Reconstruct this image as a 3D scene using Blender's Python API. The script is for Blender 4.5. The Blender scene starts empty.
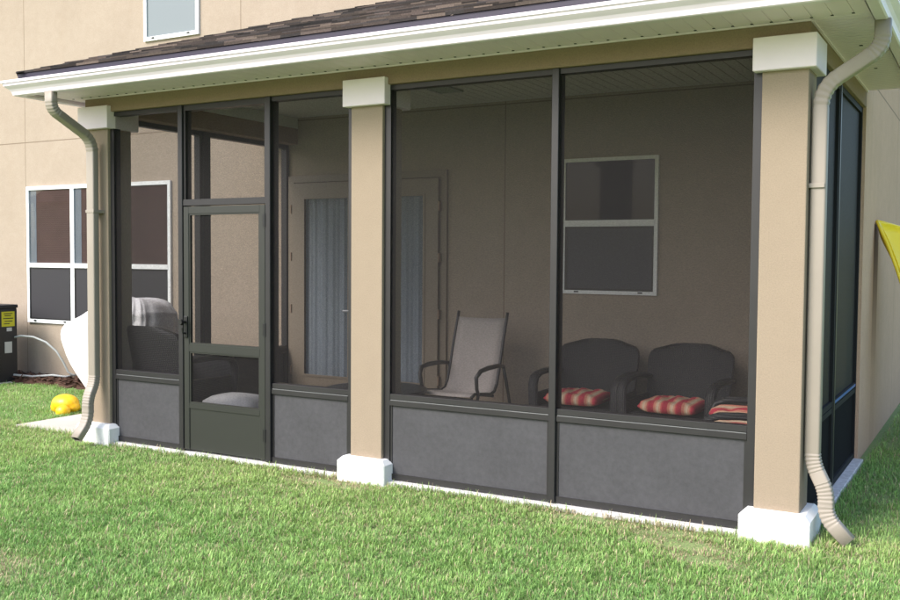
import bpy, bmesh, math, random
import numpy as np
from mathutils import Vector, Matrix
random.seed(7); rng = np.random.default_rng(11)
C = bpy.context.scene.collection
D = 2.557            # house wall plane
PI = math.pi

# ------------------------------------------------------------------ materials
def new_mat(name):
    m = bpy.data.materials.new(name); m.use_nodes = True
    nt = m.node_tree; nt.nodes.clear()
    out = nt.nodes.new('ShaderNodeOutputMaterial')
    b = nt.nodes.new('ShaderNodeBsdfPrincipled')
    nt.links.new(b.outputs[0], out.inputs[0])
    return m, nt, b, out

def N(nt, kind, **kw):
    n = nt.nodes.new(kind)
    for k, v in kw.items():
        if k in n.inputs: n.inputs[k].default_value = v
        else: setattr(n, k, v)
    return n

def mth(nt, op, a, b=None, c=None):
    n = nt.nodes.new('ShaderNodeMath'); n.operation = op
    for i, v in enumerate((a, b, c)):
        if v is None: continue
        if isinstance(v, (int, float)): n.inputs[i].default_value = v
        else: nt.links.new(v, n.inputs[i])
    return n.outputs[0]

def mixc(nt, fac, a, b, mode='MIX'):
    n = nt.nodes.new('ShaderNodeMix'); n.data_type = 'RGBA'; n.blend_type = mode
    if isinstance(fac, (int, float)): n.inputs[0].default_value = fac
    else: nt.links.new(fac, n.inputs[0])
    for i, v in ((6, a), (7, b)):
        if isinstance(v, tuple): n.inputs[i].default_value = (*v, 1) if len(v) == 3 else v
        else: nt.links.new(v, n.inputs[i])
    return n.outputs[2]

def surf(name, col, rough=0.6, var=0.12, scale=6.0, bump=0.0, bscale=120.0, metal=0.0, spec=0.5, dirt=0.0, dirt_col=(.12,.10,.07)):
    m, nt, b, out = new_mat(name)
    tc = N(nt, 'ShaderNodeNewGeometry')
    n1 = N(nt, 'ShaderNodeTexNoise', Scale=scale, Detail=6.0, Roughness=0.6)
    nt.links.new(tc.outputs['Position'], n1.inputs['Vector'])
    f = mth(nt, 'MULTIPLY_ADD', n1.outputs[0], 2*var, 1-var)
    mul = N(nt, 'ShaderNodeVectorMath', operation='SCALE')
    mul.inputs[0].default_value = col; nt.links.new(f, mul.inputs['Scale'])
    c = mul.outputs[0]
    if dirt:
        n3 = N(nt, 'ShaderNodeTexNoise', Scale=2.3, Detail=8.0, Roughness=0.7)
        nt.links.new(tc.outputs['Position'], n3.inputs['Vector'])
        d = mth(nt, 'MULTIPLY', mth(nt, 'SMOOTH_MIN', mth(nt, 'MAXIMUM', mth(nt, 'SUBTRACT', n3.outputs[0], .45), 0.0), .3, .05), dirt*4)
        c = mixc(nt, d, c, dirt_col)
    if 'stucco' in name:
        ng = N(nt, 'ShaderNodeTexNoise', Scale=120.0, Detail=4.0, Roughness=.75); nt.links.new(tc.outputs['Position'], ng.inputs['Vector'])
        c = mixc(nt, mth(nt, 'MULTIPLY', mth(nt, 'MAXIMUM', mth(nt, 'SUBTRACT', ng.outputs[0], .42), 0), 1.6), c, tuple(v*.62 for v in col))
    if name in ('post_stucco', 'white_plinth', 'painted_concrete'):      # soil splash near the ground
        sp = N(nt, 'ShaderNodeSeparateXYZ'); nt.links.new(tc.outputs['Position'], sp.inputs[0])
        top_ = .45 if name == 'post_stucco' else .10
        nn = N(nt, 'ShaderNodeTexNoise', Scale=22.0, Detail=7.0, Roughness=.75); nt.links.new(tc.outputs['Position'], nn.inputs['Vector'])
        gz = mth(nt, 'MAXIMUM', mth(nt, 'MULTIPLY', mth(nt, 'SUBTRACT', top_, sp.outputs[2]), 1.0/(top_+.03)), 0)
        sf = mth(nt, 'MULTIPLY', mth(nt, 'MULTIPLY', gz, gz), mth(nt, 'MAXIMUM', mth(nt, 'SUBTRACT', nn.outputs[0], .40), 0))
        c = mixc(nt, mth(nt, 'MULTIPLY', sf, 2.2), c, (.16,.13,.085))
    nt.links.new(c, b.inputs['Base Color'])
    b.inputs['Roughness'].default_value = rough; b.inputs['Metallic'].default_value = metal
    b.inputs['Specular IOR Level'].default_value = spec
    if bump:
        n2 = N(nt, 'ShaderNodeTexNoise', Scale=bscale, Detail=4.0)
        nt.links.new(tc.outputs['Position'], n2.inputs['Vector'])
        bp = N(nt, 'ShaderNodeBump', Strength=bump, Distance=0.004)
        nt.links.new(n2.outputs[0], bp.inputs['Height']); nt.links.new(bp.outputs[0], b.inputs['Normal'])
    return m

M = {}
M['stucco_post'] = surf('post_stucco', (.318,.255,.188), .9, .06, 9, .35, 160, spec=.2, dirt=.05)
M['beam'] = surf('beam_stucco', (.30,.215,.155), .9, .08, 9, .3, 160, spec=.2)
M['trim'] = surf('white_trim', (.85,.75,.81), .55, .03, 8, .08, 60, spec=.35, dirt=.03)
M['plinth'] = surf('white_plinth', (.80,.81,.80), .7, .04, 10, .2, 120, spec=.3, dirt=.05)
M['gutter'] = surf('white_gutter_paint', (.87,.77,.86), .35, .03, 4, .03, 20, dirt=.04, dirt_col=(.35,.34,.3))
M['soffit'] = surf('soffit_vinyl', (.90,.755,.86), .5, .03, 4)
M['hole'] = surf('dark_gap', (.012,.012,.012), .9)
M['downspout'] = surf('downspout_paint', (.32,.28,.235), .5, .06, 7, .05, 40, dirt=.05)
M['bronze'] = surf('bronze_aluminium', (.0195,.0185,.0200), .42, .10, 12, .03, 60, spec=.5, dirt=.06, dirt_col=(.11,.11,.10))
M['bronze_door'] = surf('bronze_door_panel', (.021,.023,.019), .48, .08, 8, .03, 60)
M['black'] = surf('black_plastic', (.012,.012,.013), .4)
M['steel'] = surf('grey_metal', (.35,.36,.37), .4, .08, 10, metal=.6)
M['drip'] = surf('drip_edge_dark', (.014,.009,.030), .5, .1, 8)
M['slab'] = surf('painted_concrete', (.72,.71,.71), .85, .12, 9, .4, 90, dirt=.3, dirt_col=(.3,.28,.22))
M['floor'] = surf('porch_floor_concrete', (.62,.57,.50), .8, .10, 5, .2, 90)
M['pad'] = surf('pad_concrete', (.50,.47,.42), .9, .12, 7, .4, 90, dirt=.15, dirt_col=(.25,.22,.17))
M['ceil'] = surf('ceiling_vinyl', (.60,.60,.56), .7, .03, 5)
M['window'] = surf('white_window_frame', (.84,.86,.86), .4, .02, 8)
M['window_dim'] = surf('bronze_white_sash', (.86,.87,.88), .45, .03, 8)
M['door_paint'] = surf('door_paint', (.245,.20,.15), .5, .05, 8)
M['wicker_table'] = None
M['sling'] = surf('sling_fabric', (.46,.41,.385), .85, .06, 14, .5, 400)
M['chair_frame'] = surf('dark_chair_frame', (.022,.021,.022), .4)
M['cover'] = surf('white_grill_cover', (.66,.65,.66), .7, .07, 5, .6, 14)
M['yellow'] = surf('yellow_toy_plastic', (.85,.50,.012), .35, .05, 8)
M['slide'] = surf('yellow_slide_plastic', (.95,.74,.04), .3, .05, 6)
M['grey_cushion'] = surf('grey_cushion_fabric', (.50,.50,.51), .9, .08, 10, .4, 300)
M['ac'] = surf('dark_ac_enclosure', (.022,.023,.027), .5, .1, 10)
M['label_y'] = surf('yellow_label_paper', (.66,.60,.03), .6, .02)
M['label_w'] = surf('white_label_paper', (.6,.6,.6), .6, .02)
M['ink'] = surf('label_ink', (.02,.02,.02), .6)
M['conduit'] = surf('grey_conduit', (.42,.44,.43), .5, .05)
M['sky_sheen'] = surf('painted_blue_sheen', (.04,.14,.45), .3, .1, 20)
M['soil'] = surf('mulch', (.075,.036,.022), .95, .5, 40, 1.0, 60)

def kick_mat():
    m, nt, b, out = new_mat('grey_kick_panel_fabric')
    g = N(nt, 'ShaderNodeNewGeometry')
    n1 = N(nt, 'ShaderNodeTexNoise', Scale=26.0, Detail=5.0, Roughness=.65)
    n2 = N(nt, 'ShaderNodeTexNoise', Scale=4.0, Detail=3.0)
    for n in (n1, n2): nt.links.new(g.outputs['Position'], n.inputs['Vector'])
    r = N(nt, 'ShaderNodeValToRGB'); e = r.color_ramp.elements
    e[0].position = .28; e[0].color = (.036,.036,.040,1); e[1].position = .70; e[1].color = (.062,.0615,.068,1)
    nt.links.new(mth(nt, 'MULTIPLY_ADD', n2.outputs[0], .35, mth(nt, 'MULTIPLY', n1.outputs[0], .65)), r.inputs[0])
    nt.links.new(r.outputs[0], b.inputs['Base Color']); b.inputs['Roughness'].default_value = .65
    bp = N(nt, 'ShaderNodeBump', Strength=.25, Distance=.004)
    nt.links.new(n1.outputs[0], bp.inputs['Height']); nt.links.new(bp.outputs[0], b.inputs['Normal'])
    return m
M['kick'] = kick_mat()

def screen_mat(name, opacity, col):
    m, nt, b, out = new_mat(name)
    b.inputs['Base Color'].default_value = (*col, 1); b.inputs['Roughness'].default_value = .6
    b.inputs['Specular IOR Level'].default_value = .2
    g = N(nt, 'ShaderNodeNewGeometry')
    mp = N(nt, 'ShaderNodeMapping'); mp.inputs['Scale'].default_value = (70, 70, 170)
    nt.links.new(g.outputs['Position'], mp.inputs[0])
    n = N(nt, 'ShaderNodeTexNoise', Scale=1.0, Detail=2.0)
    nt.links.new(mp.outputs[0], n.inputs['Vector'])
    f = mth(nt, 'MULTIPLY_ADD', n.outputs[0], .36, opacity-.18)
    t = N(nt, 'ShaderNodeBsdfTransparent'); mx = N(nt, 'ShaderNodeMixShader')
    nt.links.new(f, mx.inputs[0]); nt.links.new(t.outputs[0], mx.inputs[1]); nt.links.new(b.outputs[0], mx.inputs[2])
    nt.links.new(mx.outputs[0], out.inputs[0])
    return m
M['screen'] = screen_mat('insect_screen_mesh', .40, (.0200,.0180,.0185))
M['screen_side'] = screen_mat('dense_screen_mesh', .36, (.03,.03,.034))
M['screen_right'] = screen_mat('grazing_dark_mesh', .94, (.014,.0135,.015))  # same insect screen, made dark and near opaque to imitate its grazing view
M['side_kick'] = surf('dark_side_kick_panel', (.016,.016,.016), .9, .1, 8, spec=.05)  # kick panel colour darkened to go with the right screen
M['bronze_dull'] = surf('bronze_side_frame', (.016,.017,.018), .7, .1, 12, spec=.2)

def glass_mat(name, col, rough=.03, clear=0.0, strength=.5):
    m, nt, b, out = new_mat(name)
    g = N(nt, 'ShaderNodeNewGeometry')
    n = N(nt, 'ShaderNodeTexNoise', Scale=1.3, Detail=2.0)
    nt.links.new(g.outputs['Position'], n.inputs['Vector'])
    bp = N(nt, 'ShaderNodeBump', Strength=.04, Distance=.02)
    nt.links.new(n.outputs[0], bp.inputs['Height']); nt.links.new(bp.outputs[0], b.inputs['Normal'])
    b.inputs['Base Color'].default_value = (*col, 1); b.inputs['Roughness'].default_value = rough
    b.inputs['Specular IOR Level'].default_value = strength
    if clear:
        t = N(nt, 'ShaderNodeBsdfTransparent'); mx = N(nt, 'ShaderNodeMixShader'); mx.inputs[0].default_value = 1-clear
        nt.links.new(t.outputs[0], mx.inputs[1]); nt.links.new(b.outputs[0], mx.inputs[2])
        nt.links.new(mx.outputs[0], out.inputs[0])
    return m
M['glass'] = glass_mat('window_glass', (.014,.014,.017), .02, 0, 1.0)
M['glass_dark'] = glass_mat('porch_window_glass', (.014,.015,.019), .05, 0, .16)
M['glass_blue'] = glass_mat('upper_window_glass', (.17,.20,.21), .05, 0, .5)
M['glass_door'] = glass_mat('door_glass', (.02,.02,.025), .03, .88, .6)
M['glass_thin'] = glass_mat('clear_window_glass', (.012,.013,.016), .02, .72, 1.0)
M['reflection_slats'] = surf('red_brown_reflection', (.24,.145,.125), .6, .5, 2)
M['insect'] = glass_mat('window_insect_screen', (.022,.021,.025), .7)
M['insect_pale'] = glass_mat('porch_window_insect_screen', (.07,.07,.08), .7)
M['curtain'] = surf('sheer_curtain', (.36,.42,.48), .9, .06, 20)

def wall_mat():
    m, nt, b, out = new_mat('tan_stucco_wall')
    g = N(nt, 'ShaderNodeNewGeometry'); s = N(nt, 'ShaderNodeSeparateXYZ'); nt.links.new(g.outputs['Position'], s.inputs[0])
    x, y, z = s.outputs
    n1 = N(nt, 'ShaderNodeTexNoise', Scale=1.6, Detail=6.0, Roughness=.6)
    n2 = N(nt, 'ShaderNodeTexNoise', Scale=9.0, Detail=6.0, Roughness=.65)
    n3 = N(nt, 'ShaderNodeTexNoise', Scale=150.0, Detail=4.0)
    for n in (n1, n2, n3): nt.links.new(g.outputs['Position'], n.inputs['Vector'])
    f = mth(nt, 'ADD', mth(nt, 'MULTIPLY', n1.outputs[0], .5), mth(nt, 'MULTIPLY', n2.outputs[0], .5))
    r = N(nt, 'ShaderNodeValToRGB'); e = r.color_ramp.elements
    e[0].position = .36; e[0].color = (.365,.300,.236,1); e[1].position = .66; e[1].color = (.412,.343,.274,1)
    nt.links.new(f, r.inputs[0]); ng = N(nt, 'ShaderNodeTexNoise', Scale=110.0, Detail=4.0, Roughness=.75); nt.links.new(g.outputs['Position'], ng.inputs['Vector'])
    c = mixc(nt, mth(nt, 'MULTIPLY', mth(nt, 'MAXIMUM', mth(nt, 'SUBTRACT', ng.outputs[0], .42), 0), 1.6), r.outputs[0], (.24,.20,.15))
    c = mixc(nt, mth(nt, 'GREATER_THAN', x, .2), c, mixc(nt, 1.0, c, (1.62,1.33,1.16), 'MULTIPLY'))  # side wall colour lifted and warmed to paint in missing light
    # streaks running down below openings
    mp = N(nt, 'ShaderNodeMapping'); mp.inputs['Scale'].default_value = (5, 5, .6); nt.links.new(g.outputs['Position'], mp.inputs[0])
    ns = N(nt, 'ShaderNodeTexNoise', Scale=1.0, Detail=3.0); nt.links.new(mp.outputs[0], ns.inputs['Vector'])
    c = mixc(nt, mth(nt, 'MULTIPLY', mth(nt, 'MAXIMUM', mth(nt, 'SUBTRACT', ns.outputs[0], .56), 0), .55), c, (.30,.22,.15))
    # splash-back grime near the ground
    grime = mth(nt, 'MULTIPLY', mth(nt, 'MAXIMUM', mth(nt, 'SUBTRACT', .35, z), 0), 1.0)
    c = mixc(nt, mth(nt, 'MULTIPLY', grime, n2.outputs[0]), c, (.20,.14,.09))
    def line(coord, v, w=.0055):
        return mth(nt, 'COMPARE', coord, v, w)
    jl = line(x, -9.73)
    jl = mth(nt, 'MAXIMUM', jl, line(x, -2.865))
    jl = mth(nt, 'MAXIMUM', jl, mth(nt, 'MULTIPLY', line(x, -6.10), mth(nt, 'GREATER_THAN', z, 3.0)))
    jl = mth(nt, 'MAXIMUM', jl, line(z, 2.985, .006))
    for v in (5.2, 8.6): jl = mth(nt, 'MAXIMUM', jl, line(y, v))
    c = mixc(nt, mth(nt, 'MULTIPLY', jl, .75), c, (.17,.125,.085))
    # brown streak on the side wall under the slide's tip, fading downward
    st = mth(nt, 'MULTIPLY', mth(nt, 'LESS_THAN', mth(nt, 'ABSOLUTE', mth(nt, 'SUBTRACT', y, 3.47)), .17), mth(nt, 'GREATER_THAN', x, .2))
    fade = mth(nt, 'MULTIPLY', mth(nt, 'LESS_THAN', z, 1.86), mth(nt, 'MINIMUM', mth(nt, 'MAXIMUM', mth(nt, 'MULTIPLY', mth(nt, 'SUBTRACT', z, .5), .72), .08), .8))
    c = mixc(nt, mth(nt, 'MULTIPLY', st, fade), c, (.12,.055,.03))
    nt.links.new(c, b.inputs['Base Color']); b.inputs['Roughness'].default_value = .92; b.inputs['Specular IOR Level'].default_value = .2
    hgt = mth(nt, 'SUBTRACT', n3.outputs[0], mth(nt, 'MULTIPLY', jl, 1.5))
    bp = N(nt, 'ShaderNodeBump', Strength=.45, Distance=.004); nt.links.new(hgt, bp.inputs['Height']); nt.links.new(bp.outputs[0], b.inputs['Normal'])
    return m
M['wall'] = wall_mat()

def wicker_mat():
    m, nt, b, out = new_mat('dark_wicker')
    tc = N(nt, 'ShaderNodeTexCoord')
    w1 = N(nt, 'ShaderNodeTexWave', Scale=28.0, Distortion=1.0, bands_direction='Z')
    w2 = N(nt, 'ShaderNodeTexWave', Scale=22.0, Distortion=1.0, bands_direction='X')
    for w in (w1, w2): nt.links.new(tc.outputs['Object'], w.inputs['Vector'])
    f = mth(nt, 'MULTIPLY', w1.outputs[1], w2.outputs[1])
    c = mixc(nt, f, (.009,.009,.011), (.030,.030,.036))
    nt.links.new(c, b.inputs['Base Color']); b.inputs['Roughness'].default_value = .5
    bp = N(nt, 'ShaderNodeBump', Strength=.6, Distance=.006); nt.links.new(f, bp.inputs['Height']); nt.links.new(bp.outputs[0], b.inputs['Normal'])
    return m
M['wicker'] = wicker_mat()

def stripe_mat():
    m, nt, b, out = new_mat('red_striped_cushion_fabric')
    tc = N(nt, 'ShaderNodeTexCoord'); s = N(nt, 'ShaderNodeSeparateXYZ'); nt.links.new(tc.outputs['Object'], s.inputs[0])
    fr = mth(nt, 'FRACT', mth(nt, 'MULTIPLY_ADD', s.outputs[0], 9.0, 10.2))
    r = N(nt, 'ShaderNodeValToRGB'); r.color_ramp.interpolation = 'CONSTANT'; e = r.color_ramp.elements
    cols = [(0,(.42,.03,.055)),(.32,(.54,.20,.14)),(.48,(.55,.35,.23)),(.60,(.56,.44,.32)),(.74,(.53,.27,.18)),(.90,(.48,.09,.085))]
    e[0].position = 0; e[0].color = (*cols[0][1],1); e[1].position = cols[1][0]; e[1].color = (*cols[1][1],1)
    for p, c in cols[2:]:
        q = e.new(p); q.color = (*c, 1)
    nt.links.new(fr, r.inputs[0]); nt.links.new(r.outputs[0], b.inputs['Base Color']); b.inputs['Roughness'].default_value = .9
    return m
M['stripe'] = stripe_mat()

def attr_mat(name, rough=.6, spec=.3, noise=0.0, nscale=60, transl=0.0):
    m, nt, b, out = new_mat(name)
    a = N(nt, 'ShaderNodeAttribute', attribute_name='Col'); c = a.outputs['Color']
    if noise:
        g = N(nt, 'ShaderNodeNewGeometry')
        n = N(nt, 'ShaderNodeTexNoise', Scale=nscale, Detail=3.0); nt.links.new(g.outputs['Position'], n.inputs['Vector'])
        v = N(nt, 'ShaderNodeVectorMath', operation='SCALE'); nt.links.new(c, v.inputs[0])
        nt.links.new(mth(nt, 'MULTIPLY_ADD', n.outputs[0], 2*noise, 1-noise), v.inputs['Scale']); c = v.outputs[0]
    nt.links.new(c, b.inputs['Base Color']); b.inputs['Roughness'].default_value = rough; b.inputs['Specular IOR Level'].default_value = spec
    if transl:
        t = N(nt, 'ShaderNodeBsdfTranslucent'); nt.links.new(c, t.inputs[0])
        mx = N(nt, 'ShaderNodeMixShader'); mx.inputs[0].default_value = transl
        nt.links.new(b.outputs[0], mx.inputs[1]); nt.links.new(t.outputs[0], mx.inputs[2]); nt.links.new(mx.outputs[0], out.inputs[0])
    return m
M['shingle'] = attr_mat('roof_shingles', .9, .2, .45, 90)
M['grass'] = attr_mat('grass_blade', .5, .35, 0, 60, .35)

def lawn_mat():
    m, nt, b, out = new_mat('lawn_thatch')
    g = N(nt, 'ShaderNodeNewGeometry')
    n1 = N(nt, 'ShaderNodeTexNoise', Scale=1.2, Detail=6.0); n2 = N(nt, 'ShaderNodeTexNoise', Scale=35.0, Detail=6.0, Roughness=.7)
    for n in (n1, n2): nt.links.new(g.outputs['Position'], n.inputs['Vector'])
    r = N(nt, 'ShaderNodeValToRGB'); e = r.color_ramp.elements
    e[0].position = .30; e[0].color = (.12,.21,.06,1); e[1].position = .70; e[1].color = (.30,.37,.14,1)
    nt.links.new(mth(nt, 'MULTIPLY_ADD', n1.outputs[0], .4, mth(nt, 'MULTIPLY', n2.outputs[0], .6)), r.inputs[0])
    nt.links.new(r.outputs[0], b.inputs['Base Color']); b.inputs['Roughness'].default_value = .95
    bp = N(nt, 'ShaderNodeBump', Strength=.8, Distance=.02); nt.links.new(n2.outputs[0], bp.inputs['Height']); nt.links.new(bp.outputs[0], b.inputs['Normal'])
    return m
M['lawn'] = lawn_mat()

# ------------------------------------------------------------------ mesh helpers
def B(): return bmesh.new()

def box(bm, x0, x1, y0, y1, z0, z1, bev=0.0, seg=1):
    vs = [bm.verts.new((x, y, z)) for x in (x0, x1) for y in (y0, y1) for z in (z0, z1)]
    q = [(0,1,3,2),(4,6,7,5),(0,4,5,1),(2,3,7,6),(0,2,6,4),(1,5,7,3)]
    fs = [bm.faces.new([vs[i] for i in f]) for f in q]
    if bev:
        es = list({e for f in fs for e in f.edges})
        bmesh.ops.bevel(bm, geom=es, offset=bev, segments=seg, affect='EDGES', profile=.5)
    return vs

def frame_of(d, up):
    d = d.normalized(); s = d.cross(up)
    if s.length < 1e-4: s = d.cross(Vector((1,0,0)))
    s.normalize(); return s, s.cross(d).normalized()

def tube(bm, pts, r, n=8, up=Vector((0,0,1)), cap=True):
    pts = [Vector(p) for p in pts]; rings = []
    for i, p in enumerate(pts):
        d = (pts[min(i+1, len(pts)-1)] - pts[max(i-1, 0)])
        s, u = frame_of(d, up); rr = r[i] if isinstance(r, (list, tuple)) else r
        rings.append([bm.verts.new(p + (s*math.cos(2*PI*k/n) + u*math.sin(2*PI*k/n))*rr) for k in range(n)])
    skin(bm, rings, True, cap)

def skin(bm, rings, closed=True, cap=True):
    for a, b in zip(rings, rings[1:]):
        n = len(a)
        for k in range(n if closed else n-1):
            bm.faces.new((a[k], a[(k+1) % n], b[(k+1) % n], b[k]))
    if cap and closed:
        bm.faces.new(rings[0][::-1]); bm.faces.new(rings[-1])

def link(name, bm, mat, parent=None, smooth=False):
    me = bpy.data.meshes.new(name)
    bmesh.ops.recalc_face_normals(bm, faces=bm.faces)
    bm.to_mesh(me); bm.free()
    if smooth:
        for p in me.polygons: p.use_smooth = True
    me.materials.append(mat)
    return put(name, me, parent)

def put(name, me, parent=None):
    o = bpy.data.objects.new(name, me); C.objects.link(o)
    if parent is not None:
        o.parent = parent
        if parent.type == 'EMPTY': o.matrix_parent_inverse = Matrix.Translation(-parent.location)
    return o

def thing(name, label, cat, loc=(0,0,0), group=None):
    o = bpy.data.objects.new(name, None); C.objects.link(o); o.empty_display_size = .2
    o.location = loc; o['label'] = label; o['category'] = cat
    if group: o['group'] = group
    return o

def tag(o, label=None, cat=None, group=None, kind=None):
    for k, v in (('label', label), ('category', cat), ('group', group), ('kind', kind)):
        if v: o[k] = v
    return o

def copy_tree(o, parent=None):
    c = o.copy(); C.objects.link(c)
    if parent is not None: c.parent = parent
    for ch in list(o.children): copy_tree(ch, c)
    return c

def smooth_by_angle(o, ang=40):
    for p in o.data.polygons: p.use_smooth = True
    o.data.set_sharp_from_angle(angle=math.radians(ang))

# ------------------------------------------------------------------ setting
bm = B()
G = -.036
nx = 60
g = bmesh.ops.create_grid(bm, x_segments=2, y_segments=2, size=300)
for v in bm.verts: v.co.z = G
tag(link('lawn', bm, M['lawn']), kind='structure')
bm = B(); box(bm, -5.575, .292, -.022, D-.002, -.2, -.004, .006)
tag(link('porch_slab', bm, M['slab']), kind='structure')
bm = B(); box(bm, -5.50, .20, .12, D-.004, -.05, .0)
tag(link('porch_floor', bm, M['floor']), kind='structure')
bm = B(); box(bm, -6.75, -5.579, .13, D-.003, -.2, -.030, .008)
tag(link('concrete_pad', bm, M['pad']), kind='structure')
# mulch bed along the house wall, left of the pad: a low lumpy strip
bm = B()
rows = []
for i in range(90):
    x = -15.5 + i*(8.7/89)
    rows.append([bm.verts.new((x + random.uniform(-.03,.03), 2.15 + .42*j/7 + (random.uniform(-.06,.06) if j == 0 else 0),
                 G + (.0 if j in (0,) else .035 + random.uniform(-.015,.03)))) for j in range(8)])
for a, b in zip(rows, rows[1:]):
    for j in range(7): bm.faces.new((a[j], b[j], b[j+1], a[j+1]))
for i in range(1400):   # chips
    p = Vector((random.uniform(-11, -6.8), random.uniform(2.16, 2.53), G + random.uniform(.04,.08)))
    a, t = random.uniform(0, PI), random.uniform(-.6,.6); l, w = random.uniform(.015,.04), random.uniform(.006,.014)
    u = Vector((math.cos(a), math.sin(a), t))*l; v = Vector((-math.sin(a), math.cos(a), random.uniform(-.5,.5)))*w
    bm.faces.new([bm.verts.new(p+q) for q in (u+v, u-v, -u-v, -u+v)])
tag(link('mulch_bed', bm, M['soil']), kind='structure')

# ------------------------------------------------------------------ house
house = thing('house', 'two storey tan stucco house with white framed windows behind the porch', 'house', (-5, D, G))
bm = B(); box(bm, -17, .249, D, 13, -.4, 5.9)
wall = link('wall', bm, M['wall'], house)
bm = B()
e = .5
P = [(-17-e, D-e), (.249+e, D-e), (.249+e, 13+e), (-17-e, 13+e)]
v0 = [bm.verts.new((*p, 5.9)) for p in P]; v1 = [bm.verts.new((*p, 6.1)) for p in P]
r0 = bm.verts.new((-11.3, 7.8, 8.2)); r1 = bm.verts.new((-5.4, 7.8, 8.2))
bm.faces.new(v0[::-1])
for i in range(4): bm.faces.new((v0[i], v0[(i+1) % 4], v1[(i+1) % 4], v1[i]))
bm.faces.new((v1[0], v1[1], r1, r0)); bm.faces.new((v1[1], v1[2], r1)); bm.faces.new((v1[2], v1[3], r0, r1)); bm.faces.new((v1[3], v1[0], r0))
cl = bm.loops.layers.color.new('Col')
for f in bm.faces:
    for l in f.loops: l[cl] = (.13,.115,.10,1)
link('roof', bm, M['shingle'], house)

def ring_frame(bm, x0, x1, z0, z1, w, y0, y1):
    box(bm, x0, x0+w, y0, y1, z0, z1); box(bm, x1-w, x1, y0, y1, z0, z1)
    box(bm, x0+w, x1-w, y0, y1, z0, z0+w); box(bm, x0+w, x1-w, y0, y1, z1-w, z1)

def window(x0, x1, z0, z1, zm, splits, fm, gm, screen=True, fw=.045, reflection_slats=False):
    bm = B(); ring_frame(bm, x0, x1, z0, z1, fw, D-.028, D+.02)
    xs = [x0+fw] + splits + [x1-fw]
    for s in splits: box(bm, s-.033, s+.033, D-.026, D+.02, z0+fw, z1-fw)
    if zm:
        for a, b in zip(xs, xs[1:]):
            a2 = a + (.033 if a in splits else 0); b2 = b - (.033 if b in splits else 0)
            box(bm, a2, b2, D-.031, D+.02, zm-.028, zm+.028)
    w = link('window', bm, fm, house)
    for a, b in zip(xs, xs[1:]):
        a2 = a + (.033 if a in splits else 0); b2 = b - (.033 if b in splits else 0)
        zt = zm+.028 if zm else z0+fw
        bm = B(); box(bm, a2, b2, D-.012, D-.010, zt, z1-fw); link('pane', bm, gm, w)
        if reflection_slats:
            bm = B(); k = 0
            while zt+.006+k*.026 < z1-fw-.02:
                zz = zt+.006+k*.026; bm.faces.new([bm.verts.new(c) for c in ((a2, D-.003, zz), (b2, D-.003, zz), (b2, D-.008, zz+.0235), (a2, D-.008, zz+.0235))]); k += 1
            link('reflection_slats', bm, M['reflection_slats'], w)  # red-brown slats stand in for roofs reflected in the upper panes
            bm = B(); n_ = 14; rr = [[bm.verts.new((a2+.16*(b2-a2)*q_/n_, D-.0088+.0008*math.sin(q_*1.4), zz)) for q_ in range(n_+1)] for zz in (zt, z1-fw)]
            skin(bm, rr, False, False); link('curtain', bm, M['curtain'], w, True)
        if zm:
            bm = B(); box(bm, a2, b2, D-.006, D+.01, z0+fw, zm-.028); link('pane', bm, gm, w)
            if screen:
                bm = B(); ring_frame(bm, a2, b2, z0+fw, zm-.028, .018, D-.022, D-.012); link('screen_frame', bm, M['black'], w)
                bm = B(); box(bm, a2+.018, b2-.018, D-.018, D-.016, z0+fw+.018, zm-.046); link('insect_screen', bm, M['insect'] if reflection_slats else M['insect_pale'], w)
        for q in (.14, .86):      # latches on the bottom rail
            xx = a2 + (b2-a2)*q; bm = B(); box(bm, xx-.02, xx+.02, D-.036, D-.0285, z0+fw*.45, z0+fw*.8); link('latch', bm, M['black'], w)
    return w
tag(window(-9.69, -7.15, .685, 2.42, 1.42, [-8.83, -8.01], M['window'], M['glass_thin'], reflection_slats=True), 'wide triple window left of the porch')
tag(window(-7.56, -6.70, 4.04, 5.35, None, [], M['window'], M['glass_blue']), 'upper storey window with pale grey blue glass')
tag(window(-2.275, -1.385, 1.235, 2.445, 1.865, [], M['window_dim'], M['glass_dark'], True, .032), 'single window inside the porch')

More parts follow.
